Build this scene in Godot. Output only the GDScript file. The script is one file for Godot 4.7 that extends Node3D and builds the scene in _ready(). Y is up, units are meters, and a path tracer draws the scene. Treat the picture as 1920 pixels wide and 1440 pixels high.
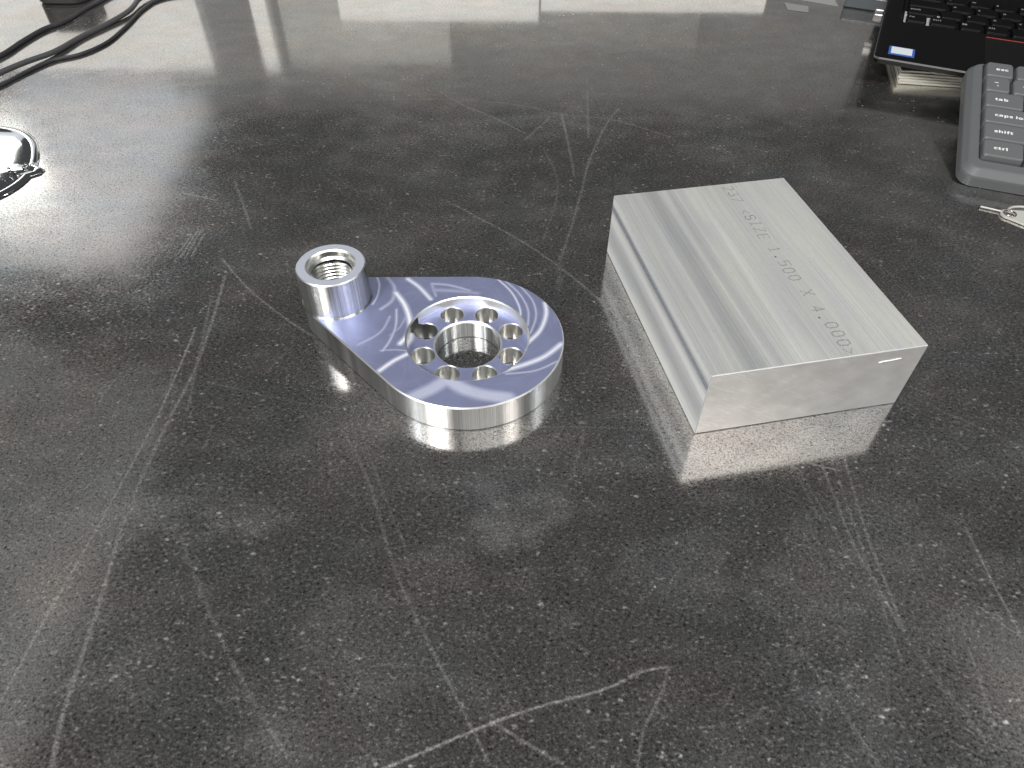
extends Node3D

# ---------------------------------------------------------------- helpers
var taken := {}
var rng := RandomNumberGenerator.new()

func numbered(called: String) -> String:
	var n: int = taken.get(called, 0)
	taken[called] = n + 1
	return called if n == 0 else "%s_%03d" % [called, n]

func thing(called: String, label: String, category: String, at := Vector3.ZERO, basis_ := Basis(), group := "") -> Node3D:
	var o := Node3D.new()
	o.name = numbered(called)
	add_child(o, true)
	o.transform = Transform3D(basis_, at)
	tag(o, label, category, group)
	return o

func tag(o: Node3D, label: String, category: String, group := "") -> Node3D:
	o.set_meta("label", label)
	o.set_meta("category", category)
	if group != "":
		o.set_meta("group", group)
	return o

func part(called: String, m: Mesh, parent: Node3D, mat: Material = null) -> MeshInstance3D:
	var o := MeshInstance3D.new()
	o.name = called if parent != self else numbered(called)
	o.mesh = m
	if mat:
		o.material_override = mat
	parent.add_child(o, true)
	return o

# one triangle, wound so that its front looks along the normals
func tri(st: SurfaceTool, p: Array, n: Array, uv: Array) -> void:
	var c: Vector3 = (p[1] - p[0]).cross(p[2] - p[0])
	var flip: bool = c.dot(n[0] + n[1] + n[2]) > 0.0
	for k in ([0, 2, 1] if flip else [0, 1, 2]):
		st.set_normal(n[k])
		st.set_uv(uv[k])
		st.add_vertex(p[k])

func quad(st: SurfaceTool, a: Vector3, b: Vector3, c: Vector3, d: Vector3, na: Vector3, nb: Vector3, nc: Vector3, nd: Vector3, ua := Vector2(0, 0), ub := Vector2(1, 0), uc := Vector2(1, 1), ud := Vector2(0, 1)) -> void:
	tri(st, [a, b, c], [na, nb, nc], [ua, ub, uc])
	tri(st, [a, c, d], [na, nc, nd], [ua, uc, ud])

func flat(st: SurfaceTool, a: Vector3, b: Vector3, c: Vector3, d: Vector3, n: Vector3, ua := Vector2(0, 0), ub := Vector2(1, 0), uc := Vector2(1, 1), ud := Vector2(0, 1)) -> void:
	quad(st, a, b, c, d, n, n, n, n, ua, ub, uc, ud)

func begin() -> SurfaceTool:
	var st := SurfaceTool.new()
	st.begin(Mesh.PRIMITIVE_TRIANGLES)
	return st

# a turned surface: each pair of profile points (radius, height) is one band; out = 1 looks away from the axis
func lathe(st: SurfaceTool, prof: Array, c: Vector3, out := 1.0, segs := 96, a0 := 0.0, a1 := TAU) -> void:
	for k in prof.size() - 1:
		var p: Vector2 = prof[k]
		var q: Vector2 = prof[k + 1]
		var d := (q - p).normalized()
		var nr := d.y
		var ny := -d.x
		if nr * out < 0.0 or (absf(nr) < 1e-4 and ny < 0.0):
			nr = -nr
			ny = -ny
		for i in segs:
			var s := lerpf(a0, a1, float(i) / segs)
			var e := lerpf(a0, a1, float(i + 1) / segs)
			var ds := Vector3(cos(s), 0, sin(s))
			var de := Vector3(cos(e), 0, sin(e))
			var ns := ds * nr + Vector3(0, ny, 0)
			var ne := de * nr + Vector3(0, ny, 0)
			var h := Vector3(0, 1, 0)
			quad(st, c + ds * p.x + h * p.y, c + ds * q.x + h * q.y, c + de * q.x + h * q.y, c + de * p.x + h * p.y, ns, ns, ne, ne,
				Vector2(0, s * 4.0), Vector2(1, s * 4.0), Vector2(1, e * 4.0), Vector2(0, e * 4.0))

# a box whose edges are cut at 45 degrees
func bevel_box(st: SurfaceTool, c: Vector3, s: Vector3, b: float) -> void:
	var h := s / 2.0
	for ax in 3:
		var u := (ax + 1) % 3
		var v := (ax + 2) % 3
		for sg in [-1.0, 1.0]:
			var n := Vector3.ZERO
			n[ax] = sg
			var q := []
			for k in [[-1, -1], [1, -1], [1, 1], [-1, 1]]:
				var p := Vector3.ZERO
				p[ax] = h[ax] * sg
				p[u] = (h[u] - b) * k[0]
				p[v] = (h[v] - b) * k[1]
				q.append(c + p)
			flat(st, q[0], q[1], q[2], q[3], n)
			for sh in [-1.0, 1.0]:
				var n2 := Vector3.ZERO
				n2[ax] = sg
				n2[u] = sh
				n2 = n2.normalized()
				var e := []
				for k in [[0, -1], [1, -1], [1, 1], [0, 1]]:
					var p := Vector3.ZERO
					p[ax] = sg * (h[ax] - b * k[0])
					p[u] = sh * (h[u] - b * (1 - k[0]))
					p[v] = (h[v] - b) * k[1]
					e.append(c + p)
				flat(st, e[0], e[1], e[2], e[3], n2)
	for sx in [-1.0, 1.0]:
		for sy in [-1.0, 1.0]:
			for sz in [-1.0, 1.0]:
				var n3 := Vector3(sx, sy, sz).normalized()
				tri(st, [c + Vector3(sx * h.x, sy * (h.y - b), sz * (h.z - b)), c + Vector3(sx * (h.x - b), sy * h.y, sz * (h.z - b)), c + Vector3(sx * (h.x - b), sy * (h.y - b), sz * h.z)], [n3, n3, n3], [Vector2(), Vector2(), Vector2()])

func box_mesh(c: Vector3, s: Vector3, b: float) -> Mesh:
	var st := begin()
	bevel_box(st, c, s, b)
	return st.commit()

# rounded outline in the plane (x, z)
func rounded(x0: float, x1: float, z0: float, z1: float, r: float, n := 6) -> Array:
	var out := []
	for k in [[x1 - r, z1 - r, 0.0], [x0 + r, z1 - r, PI / 2], [x0 + r, z0 + r, PI], [x1 - r, z0 + r, PI * 1.5]]:
		for i in n + 1:
			var a: float = k[2] + PI / 2 * i / n
			out.append(Vector2(k[0] + r * cos(a), k[1] + r * sin(a)))
	return out

# rings of equal count joined one to the next, the last one closed with a lid
func loft(st: SurfaceTool, rings: Array, lid := true, bottom := false) -> void:
	var n: int = rings[0].size()
	for k in rings.size() - 1:
		for i in n:
			var j := (i + 1) % n
			var a: Vector3 = rings[k][i]
			var b: Vector3 = rings[k][j]
			var c: Vector3 = rings[k + 1][j]
			var d: Vector3 = rings[k + 1][i]
			var ctr := Vector3.ZERO
			for p in rings[k]:
				ctr += p / n
			var nn := (b - a).cross(d - a)
			if nn.length() < 1e-12:
				nn = (c - b).cross(d - b)
			nn = nn.normalized()
			var mid := (a + c) / 2.0 - ctr
			mid.y = 0.0
			var test := nn.dot(mid.normalized())
			if absf(test) < 0.05:
				test = nn.y
			if test < 0.0:
				nn = -nn
			flat(st, a, b, c, d, nn)
	for cap in [[lid, rings.back(), 1.0], [bottom, rings[0], -1.0]]:
		if cap[0]:
			var ctr2 := Vector3.ZERO
			for p in cap[1]:
				ctr2 += p / n
			var up := Vector3(0, cap[2], 0)
			for i in n:
				tri(st, [ctr2, cap[1][i], cap[1][(i + 1) % n]], [up, up, up], [Vector2(ctr2.x, ctr2.z), Vector2(cap[1][i].x, cap[1][i].z), Vector2(cap[1][(i + 1) % n].x, cap[1][(i + 1) % n].z)])

func ring(o: Array, y: float, grow := 0.0, c := Vector2.ZERO) -> Array:
	var r := []
	var n := o.size()
	for i in n:
		var p: Vector2 = o[i]
		if grow != 0.0:
			var t: Vector2 = (o[(i + 1) % n] - o[(i + n - 1) % n]).normalized()
			p += Vector2(t.y, -t.x) * grow
		r.append(Vector3(p.x, y, p.y))
	return r

func spline(pts: Array, steps: int) -> Array:
	var out := []
	for i in pts.size() - 1:
		var p0 = pts[maxi(i - 1, 0)]
		var p1 = pts[i]
		var p2 = pts[i + 1]
		var p3 = pts[mini(i + 2, pts.size() - 1)]
		for k in steps:
			out.append(p1.cubic_interpolate(p2, p0, p3, float(k) / steps))
	out.append(pts.back())
	return out

func tube(pts: Array, r: float, sides := 14) -> Mesh:
	var st := begin()
	var frames := []
	for i in pts.size():
		var t: Vector3 = (pts[mini(i + 1, pts.size() - 1)] - pts[maxi(i - 1, 0)]).normalized()
		var s := t.cross(Vector3.UP).normalized()
		frames.append([s, s.cross(t).normalized()])
	for i in pts.size() - 1:
		for k in sides:
			var v := []
			var nn := []
			for q in [[i, k], [i + 1, k], [i + 1, k + 1], [i, k + 1]]:
				var a: float = TAU * q[1] / sides
				var d: Vector3 = frames[q[0]][0] * cos(a) + frames[q[0]][1] * sin(a)
				v.append(pts[q[0]] + d * r)
				nn.append(d)
			quad(st, v[0], v[1], v[2], v[3], nn[0], nn[1], nn[2], nn[3])
	return st.commit()

func points(text: String, y := 0.0) -> Array:
	var out := []
	for w in text.split(" ", false):
		var p := w.split(",")
		out.append(Vector3(p[0].to_float() / 1000.0, y, p[1].to_float() / 1000.0))
	return out

# ---------------------------------------------------------------- computed textures
func noise_bytes(w: int, h: int, freq: float, seed_: int, octaves := 3, kind := FastNoiseLite.TYPE_SIMPLEX_SMOOTH) -> PackedByteArray:
	var n := FastNoiseLite.new()
	n.noise_type = kind
	n.seed = seed_
	n.frequency = freq
	n.fractal_octaves = octaves
	n.fractal_type = FastNoiseLite.FRACTAL_FBM if octaves > 1 else FastNoiseLite.FRACTAL_NONE
	var im := n.get_image(w, h, false, false, false)
	im.convert(Image.FORMAT_L8)
	return im.get_data()

# soft line into a coverage mask; points in texels; keeps the larger coverage
func stroke(m: PackedFloat32Array, w: int, h: int, pts: Array, r: float, strength: float, rough := 0.5) -> PackedFloat32Array:
	var ph := rng.randf() * 100.0
	var t := 0.0
	for i in pts.size() - 1:
		var a: Vector2 = pts[i]
		var b: Vector2 = pts[i + 1]
		var n := maxi(1, int(a.distance_to(b) / maxf(0.5, r * 0.45)))
		for k in n:
			var c := a.lerp(b, float(k) / n)
			t += 1.0
			var s := strength * (1.0 - rough * (0.5 + 0.5 * sin(t * 0.37 + ph) * sin(t * 0.113 + ph * 2.0))) * (1.0 - rough * 0.6 * rng.randf())
			var rr := r * (0.75 + 0.5 * rng.randf()) if r < 4.0 else r
			for y in range(maxi(0, int(c.y - rr - 1)), mini(h, int(c.y + rr + 2))):
				for x in range(maxi(0, int(c.x - rr - 1)), mini(w, int(c.x + rr + 2))):
					var d := Vector2(x + 0.5, y + 0.5).distance_to(c)
					var v := s * clampf((rr + 0.7 - d) / 1.0 if rr < 1.5 else (1.0 - d / rr) * 1.6, 0.0, 1.0)
					var q := y * w + x
					if v > m[q]:
						m[q] = v
	return m

func tex(bytes: PackedByteArray, w: int, h: int, format: int) -> ImageTexture:
	return ImageTexture.create_from_image(Image.create_from_data(w, h, false, format, bytes))

func metal(albedo: Color, rough: float, aniso := 0.0, metallic := 1.0) -> StandardMaterial3D:
	var m := StandardMaterial3D.new()
	m.albedo_color = albedo.linear_to_srgb()
	m.metallic = metallic
	m.roughness = rough
	if aniso != 0.0:
		m.anisotropy_enabled = true
		m.anisotropy = aniso
	return m

func matte(albedo: Color, rough := 0.6) -> StandardMaterial3D:
	return metal(albedo, rough, 0.0, 0.0)

func lamp(label: String, at: Vector3, target: Vector3, size: Vector2, radiance: float, col := Color(1, 1, 1)) -> void:
	var up := Vector3(0, 0, -1) if absf((target - at).normalized().y) > 0.9 else Vector3.UP
	var b := Basis.looking_at(target - at, up)
	var o := thing("lamp_or_added_panel", label, "lamp", at, b, "lamps over the workbench")
	part("housing", box_mesh(Vector3(0, 0, 0.035), Vector3(size.x + 0.04, size.y + 0.04, 0.05), 0.004), o, matte(Color(0.7, 0.7, 0.7)))
	var m := matte(Color(0.8, 0.8, 0.8))
	m.emission_enabled = true
	m.emission = col
	m.emission_energy_multiplier = minf(radiance, 1.0) * 0.3
	part("diffuser", box_mesh(Vector3(0, 0, 0.006), Vector3(size.x, size.y, 0.006), 0.001), o, m)
	var l := AreaLight3D.new()
	l.name = "glow"
	l.area_size = size
	l.area_normalize_energy = false
	l.light_energy = radiance / PI
	l.light_color = col
	l.area_range = 12.0
	l.area_attenuation = 2.0
	l.shadow_enabled = true
	o.add_child(l)

# ---------------------------------------------------------------- the steel tabletop
const TABLE_W := 2048
const TABLE_X := Vector2(-0.62, 0.62)
const TABLE_Z := Vector2(-0.86, 0.02)
# each: a path in millimetres (x,z), half width in millimetres, strength
var scratches := [
	["-164,-324 -160,-285 -158,-246 -160,-211 -160,-165 -155,-120 -152,-86 -148,-68", 1.6, 0.5],
	["-167,-277 -166,-246 -166,-215 -169,-165 -173,-120 -175,-87", 0.7, 0.75],
	["-166,-303 -153,-221", 1, 0.35],
	["-168,-249 -163,-193", 0.8, 0.3],
	["-170,-339 -146,-310 -120,-286 -105,-274", 0.9, 0.6],
	["-149,-240 -102,-227 -60,-221", 0.7, 0.35],
	["-134,-153 -110,-117 -89,-90 -72,-71", 2.6, 0.3],
	["-79,-212 -62,-182 -46,-141 -30,-111 -15,-85 -6,-69", 0.9, 0.4],
	["-76,-225 -54,-174 -43,-151", 0.8, 0.3],
	["-41,-68 1,-85 33,-94 46,-100 57,-102", 1, 0.75],
	["56,-101 53,-93 45,-80 42,-69", 0.6, 0.5],
	["-6,-83 8,-75 18,-70", 2, 0.5],
	["138,-193 139,-153 143,-132 145,-117", 0.7, 0.5],
	["149,-199 146,-158 146,-132 146,-116", 0.7, 0.5],
	["127,-190 133,-160 136,-143", 0.7, 0.35],
	["124,-196 129,-163", 0.7, 0.35],
	["188,-161 188,-137 189,-113", 0.6, 0.65],
	["179,-125 189,-113", 0.8, 0.5],
	["102,-116 112,-93 121,-70", 0.8, 0.3],
	["146,-113 159,-78", 2.5, 0.2],
	["167,-109 165,-87", 0.6, 0.4],
	["0,-213 47,-213 84,-210", 0.7, 0.35],
	["84,-210 106,-202 146,-189", 0.7, 0.6],
	["-115,-546 -56,-547 -2,-540 39,-523 75,-515 115,-489", 1.1, 0.4],
	["-59,-560 -39,-537 -16,-518 8,-493", 1.8, 0.45],
	["26,-516 8,-484", 2.2, 0.4],
	["36,-523 39,-478 41,-434", 1.8, 0.45],
	["60,-589 54,-486", 1.1, 0.4],
	["81,-534 70,-511 53,-456 42,-402 29,-345", 1.4, 0.45],
	["28,-345 26,-312", 4, 0.3],
	["-39,-399 -21,-383 4,-360 27,-334 47,-306 62,-282", 1.2, 0.5],
	["21,-470 29,-434 27,-401 19,-363", 1, 0.3],
	["-215,-409 -191,-401", 1.4, 0.5],
	["-186,-424 -171,-392 -161,-369", 1.3, 0.4],
	["-195,-340 -193,-367", 0.8, 0.5],
	["-192,-339 -191,-369", 0.8, 0.5],
	["-189,-341 -188,-364", 0.8, 0.5],
	["-198,-341 -195,-363", 0.8, 0.4],
	["192,-235 233,-203", 0.9, 0.3],
	["143,-196 141,-105", 0.6, 0.35],
	["35,-217 26,-183", 2.5, 0.25],
]

func table_texel(p: Vector3) -> Vector2:
	return Vector2((p.x - TABLE_X.x) / (TABLE_X.y - TABLE_X.x), (p.z - TABLE_Z.x) / (TABLE_Z.y - TABLE_Z.x)) * TABLE_W

func table_material() -> StandardMaterial3D:
	var w := TABLE_W
	var worn := PackedFloat32Array()
	worn.resize(w * w)
	for s in scratches:
		var pts := points(s[0])
		var sp := spline(pts, 10)
		var q := []
		for p in sp:
			q.append(table_texel(p))
		worn = stroke(worn, w, w, q, maxf(0.5, s[1] * 0.48 / 0.52), s[2] * 0.88, 0.5)
	# hazy rubbed patches
	for s in ["-7,-163 12,-168 14,48,0.30", "45,-139 60,-140 9,48,0.16", "-120,-166 -105,-160 10,48,0.2", "-170,-175 -150,-160 12,48,0.2", "-30,-140 -26,-150 10,48,0.18", "70,-150 66,-130 12,48,0.15", "100,-135 118,-120 16,48,0.15", "-75,-225 -60,-200 14,48,0.16"]:
		var pt = points(s)
		var k: PackedStringArray = s.split(" ")[2].split(",")
		for j in 40:
			var at := table_texel((pt[0] as Vector3).lerp(pt[1], rng.randf())) + Vector2(rng.randfn(0, 1), rng.randfn(0, 1)) * k[0].to_float()
			worn = stroke(worn, w, w, [at, at + Vector2(0.5, 0.5)], k[0].to_float() * (0.6 + rng.randf()), k[2].to_float() * rng.randf(), 0.2)
	# the short scuffs and dings of use, everywhere
	for i in 1500:
		var c := Vector2(rng.randf() * w, rng.randf() * w)
		var a := rng.randf() * TAU
		var l := 4.0 + 26.0 * rng.randf() * rng.randf()
		var d := Vector2(cos(a), sin(a)) * l
		var bend := Vector2(-d.y, d.x) * rng.randf_range(-0.15, 0.15)
		worn = stroke(worn, w, w, [c - d, c + bend, c + d], 0.6 + 0.3 * rng.randf(), 0.1 + 0.22 * rng.randf() * rng.randf(), 0.6)
	var clumps := noise_bytes(w, w, 0.012, 16, 3)
	for i in 40000:
		var c := Vector2(rng.randf() * w, rng.randf() * w)
		if clumps[int(c.y) * w + int(c.x)] < 90 + rng.randi() % 90:
			continue
		worn = stroke(worn, w, w, [c, c + Vector2(rng.randf_range(-2, 2), rng.randf_range(-2, 2))], 0.4 + 0.75 * rng.randf() * rng.randf(), 0.3 + 0.9 * rng.randf() * rng.randf(), 0.2)
	for i in 70:
		var c := Vector2(rng.randf() * w, rng.randf() * w)
		worn = stroke(worn, w, w, [c, c + Vector2(rng.randf_range(-3, 3), rng.randf_range(-3, 3))], 1.5 + 2.0 * rng.randf(), 0.6, 0.5)
	var big := noise_bytes(w, w, 0.0035, 11, 3)
	var mid := noise_bytes(w, w, 0.02, 12, 3)
	var fine := noise_bytes(w, w, 0.24, 13, 3)
	var grain := noise_bytes(w, w, 0.45, 14, 1)
	var hue := noise_bytes(w, w, 0.008, 15, 2)
	var srgb := PackedByteArray()
	srgb.resize(1024)
	for i in 1024:
		srgb[i] = int(255.0 * pow(i / 1023.0, 1.0 / 2.2) + 0.5)
	var alb := PackedByteArray()
	alb.resize(w * w * 3)
	var rgh := PackedByteArray()
	rgh.resize(w * w)
	var met := PackedByteArray()
	met.resize(w * w)
	for i in w * w:
		var f := fine[i] / 255.0
		var g := grain[i] / 255.0
		var md := mid[i] / 255.0
		var m := worn[i]
		var n := f * 0.6 + g * 0.4
		var a := TABLE_ALB + (md - 0.5) * 0.18 + (big[i] / 255.0 - 0.5) * 0.14 + (n - 0.5) * 0.5
		if n < 0.36:
			a -= (0.36 - n) * 2.6
		a = a + (0.92 - a) * m * 0.7
		var t := (hue[i] / 255.0 - 0.5) * 0.10
		alb[i * 3] = srgb[clampi(int(a * (1.0 + t) * 1023.0), 60, 1000)]
		alb[i * 3 + 1] = srgb[clampi(int(a * 0.975 * 1023.0), 60, 1000)]
		alb[i * 3 + 2] = srgb[clampi(int(a * (0.945 - t * 0.6) * 1023.0), 60, 1000)]
		var r := TABLE_RGH + (n - 0.5) * 0.15 + (md - 0.5) * 0.04 + (big[i] / 255.0 - 0.5) * 0.05
		if n > 0.66:
			r += (n - 0.66) * 0.6
		r = r + (0.45 - r) * m
		rgh[i] = clampi(int(r * 255.0), 20, 200)
		met[i] = clampi(int((0.972 - 0.20 * m - maxf(0.0, big[i] / 255.0 - 0.47) * 0.09 - maxf(0.0, md - 0.55) * 0.06 - maxf(0.0, n - 0.6) * 0.5) * 255.0), 0, 255)
	var mat := StandardMaterial3D.new()
	mat.albedo_texture = tex(alb, w, w, Image.FORMAT_RGB8)
	mat.metallic = 1.0
	mat.metallic_texture = tex(met, w, w, Image.FORMAT_L8)
	mat.metallic_texture_channel = BaseMaterial3D.TEXTURE_CHANNEL_RED
	mat.roughness = 1.0
	mat.roughness_texture = tex(rgh, w, w, Image.FORMAT_L8)
	mat.roughness_texture_channel = BaseMaterial3D.TEXTURE_CHANNEL_RED
	# a finer grain laid over it, repeating every 230 mm
	var dw := 1024
	var fa := noise_bytes(dw, dw, 0.19, 21, 3)
	var fb := noise_bytes(dw, dw, 0.4, 22, 1)
	var marks := PackedFloat32Array()
	marks.resize(dw * dw)
	for i in 2600:
		var c := Vector2(rng.randf() * dw, rng.randf() * dw)
		var an := rng.randf() * TAU
		var d := Vector2(cos(an), sin(an)) * (2.0 + 9.0 * rng.randf())
		marks = stroke(marks, dw, dw, [c - d, c + d], 0.6, 0.25 + 0.5 * rng.randf(), 0.3)
	var db := PackedByteArray()
	db.resize(dw * dw)
	for i in dw * dw:
		var n := fa[i] / 255.0 * 0.55 + fb[i] / 255.0 * 0.45
		db[i] = clampi(int(255.0 * pow(clampf(0.80 + (n - 0.5) * 1.7 + marks[i] * 0.25, 0.15, 1.0), 1.0 / 2.2)), 0, 255)
	mat.detail_enabled = true
	mat.detail_albedo = tex(db, dw, dw, Image.FORMAT_L8)
	mat.detail_blend_mode = BaseMaterial3D.BLEND_MODE_MUL
	mat.detail_uv_layer = BaseMaterial3D.DETAIL_UV_2
	mat.uv2_scale = Vector3(1, 1, 1)
	return mat

const TABLE_ALB := 0.74
const TABLE_RGH := 0.13

func make_tabletop() -> void:
	var st := begin()
	var x0 := -1.5
	var x1 := 1.5
	var z0 := -1.3
	var z1 := 0.35
	var q := [Vector3(x0, 0, z0), Vector3(x1, 0, z0), Vector3(x1, 0, z1), Vector3(x0, 0, z1)]
	for k in [0, 1, 2, 0, 2, 3]:
		var p: Vector3 = q[k]
		st.set_normal(Vector3.UP)
		st.set_uv(table_texel(p) / TABLE_W)
		st.set_uv2(Vector2(p.x, p.z) / 0.23)
		st.add_vertex(p)
	var e := 0.012
	for k in 4:
		var a: Vector3 = q[k]
		var b: Vector3 = q[(k + 1) % 4]
		var n := (a + b).normalized()
		n = Vector3(0, 0, signf(n.z)) if k % 2 == 0 else Vector3(signf(n.x), 0, 0)
		flat(st, a, b, b + Vector3(0, -e, 0), a + Vector3(0, -e, 0), n)
	flat(st, q[0] + Vector3(0, -e, 0), q[1] + Vector3(0, -e, 0), q[2] + Vector3(0, -e, 0), q[3] + Vector3(0, -e, 0), Vector3.DOWN)
	var o := part("tabletop", st.commit(), self, table_material())
	o.set_meta("kind", "structure")
	o.set_meta("label", "dark scratched steel tabletop under everything")

# ---------------------------------------------------------------- the milled bracket
const PR := 0.0474      # big end
const PT := 0.0152      # plate thickness
const BC := Vector2(-0.0686, -0.0286)   # boss axis from the big end's axis
const BR := 0.01738
const BH := 0.0365
const RR := 0.0298      # recess
const RF := 0.0102      # recess floor
const BO := 0.0162      # bore
# tool marks with lamp glints painted along them: path in millimetres (x,z), half width, strength
var glint_arcs := [
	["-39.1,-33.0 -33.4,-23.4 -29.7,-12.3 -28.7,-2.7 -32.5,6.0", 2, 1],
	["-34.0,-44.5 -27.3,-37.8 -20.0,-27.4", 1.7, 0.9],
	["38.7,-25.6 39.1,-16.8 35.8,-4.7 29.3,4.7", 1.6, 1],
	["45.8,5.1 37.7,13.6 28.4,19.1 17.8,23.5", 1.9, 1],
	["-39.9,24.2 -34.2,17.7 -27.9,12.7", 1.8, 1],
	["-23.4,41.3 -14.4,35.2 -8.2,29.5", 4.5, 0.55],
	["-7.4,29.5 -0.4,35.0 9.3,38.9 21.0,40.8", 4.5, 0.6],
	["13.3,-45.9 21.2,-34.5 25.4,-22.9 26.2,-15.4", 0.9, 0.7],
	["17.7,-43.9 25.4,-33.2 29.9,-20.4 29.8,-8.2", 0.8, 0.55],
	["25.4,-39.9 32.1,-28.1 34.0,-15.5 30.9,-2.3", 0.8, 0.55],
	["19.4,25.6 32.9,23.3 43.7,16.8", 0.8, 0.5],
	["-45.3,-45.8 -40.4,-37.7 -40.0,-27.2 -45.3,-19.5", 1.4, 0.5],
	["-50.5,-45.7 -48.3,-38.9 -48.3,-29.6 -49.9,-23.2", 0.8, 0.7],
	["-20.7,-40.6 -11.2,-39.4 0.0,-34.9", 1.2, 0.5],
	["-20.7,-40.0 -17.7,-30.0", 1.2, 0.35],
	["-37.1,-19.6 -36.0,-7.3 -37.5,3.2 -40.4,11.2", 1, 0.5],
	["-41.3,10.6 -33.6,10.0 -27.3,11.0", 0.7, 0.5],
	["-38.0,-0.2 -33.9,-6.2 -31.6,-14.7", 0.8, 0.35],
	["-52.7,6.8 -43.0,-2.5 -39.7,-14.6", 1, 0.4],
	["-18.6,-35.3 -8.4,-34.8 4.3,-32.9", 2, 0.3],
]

func milled_material() -> StandardMaterial3D:
	var w := 1024
	var h := 768
	var m := PackedFloat32Array()
	m.resize(w * h)
	var k := 1024.0 / 0.152
	for s in glint_arcs:
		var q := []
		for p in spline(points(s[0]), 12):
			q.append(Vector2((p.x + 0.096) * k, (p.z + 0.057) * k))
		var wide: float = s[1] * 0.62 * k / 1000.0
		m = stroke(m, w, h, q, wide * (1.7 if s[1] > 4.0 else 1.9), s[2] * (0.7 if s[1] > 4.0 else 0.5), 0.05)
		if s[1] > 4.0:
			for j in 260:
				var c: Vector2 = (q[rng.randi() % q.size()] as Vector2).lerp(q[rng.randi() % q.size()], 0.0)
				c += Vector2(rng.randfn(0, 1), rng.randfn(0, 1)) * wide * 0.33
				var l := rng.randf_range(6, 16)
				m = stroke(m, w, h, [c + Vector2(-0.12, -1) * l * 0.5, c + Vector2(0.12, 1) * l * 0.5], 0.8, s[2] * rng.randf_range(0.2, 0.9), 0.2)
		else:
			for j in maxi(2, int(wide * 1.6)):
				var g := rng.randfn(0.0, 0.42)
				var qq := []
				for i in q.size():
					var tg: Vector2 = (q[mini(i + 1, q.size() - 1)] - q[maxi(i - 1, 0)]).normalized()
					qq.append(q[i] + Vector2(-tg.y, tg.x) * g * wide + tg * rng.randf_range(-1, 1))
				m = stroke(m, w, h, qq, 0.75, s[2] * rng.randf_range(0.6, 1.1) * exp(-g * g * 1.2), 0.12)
	# fine rings that the cutter leaves
	for i in 160:
		var c := Vector2(rng.randf_range(-0.05, 0.03), rng.randf_range(-0.03, 0.03))
		var r := rng.randf_range(0.02, 0.035)
		var a0 := rng.randf() * TAU
		var q := []
		for j in 15:
			var a := a0 + j * 0.07
			q.append(Vector2((c.x + r * cos(a) + 0.096) * k, (c.y + r * sin(a) + 0.057) * k))
		m = stroke(m, w, h, q, 0.6, 0.05 + 0.12 * rng.randf(), 0.4)
	var n1 := noise_bytes(w, h, 0.006, 31, 2)
	var n2 := noise_bytes(w, h, 0.25, 32, 2)
	var alb := PackedByteArray()
	alb.resize(w * h * 3)
	var rgh := PackedByteArray()
	rgh.resize(w * h)
	var met := PackedByteArray()
	met.resize(w * h)
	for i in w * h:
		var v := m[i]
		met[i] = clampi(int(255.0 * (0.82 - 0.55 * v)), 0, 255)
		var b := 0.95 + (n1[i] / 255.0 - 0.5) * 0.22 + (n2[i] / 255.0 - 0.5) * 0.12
		var c := Color(0.57 * b, 0.62 * b, 0.98 * b).lerp(Color(0.98, 0.99, 1.0), v)  # whitened along the arcs: lamp highlights on the tool marks painted in
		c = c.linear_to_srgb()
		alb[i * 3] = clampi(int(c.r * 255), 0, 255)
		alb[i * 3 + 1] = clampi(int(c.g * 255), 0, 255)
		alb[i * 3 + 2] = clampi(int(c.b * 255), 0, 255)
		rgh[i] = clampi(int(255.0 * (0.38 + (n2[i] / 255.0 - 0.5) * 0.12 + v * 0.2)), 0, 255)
	var mat := StandardMaterial3D.new()
	mat.albedo_texture = tex(alb, w, h, Image.FORMAT_RGB8)
	mat.metallic = 1.0
	mat.metallic_texture = tex(met, w, h, Image.FORMAT_L8)
	mat.metallic_texture_channel = BaseMaterial3D.TEXTURE_CHANNEL_RED
	mat.roughness = 1.0
	mat.roughness_texture = tex(rgh, w, h, Image.FORMAT_L8)
	mat.roughness_texture_channel = BaseMaterial3D.TEXTURE_CHANNEL_RED
	return mat

func plan_uv(p: Vector3) -> Vector2:
	return Vector2((p.x + 0.096) / 0.152, (p.z + 0.057) / 0.114)

func up_tri(st: SurfaceTool, a: Vector3, b: Vector3, c: Vector3) -> void:
	var u := Vector3.UP
	tri(st, [a, b, c], [u, u, u], [plan_uv(a), plan_uv(b), plan_uv(c)])

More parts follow.
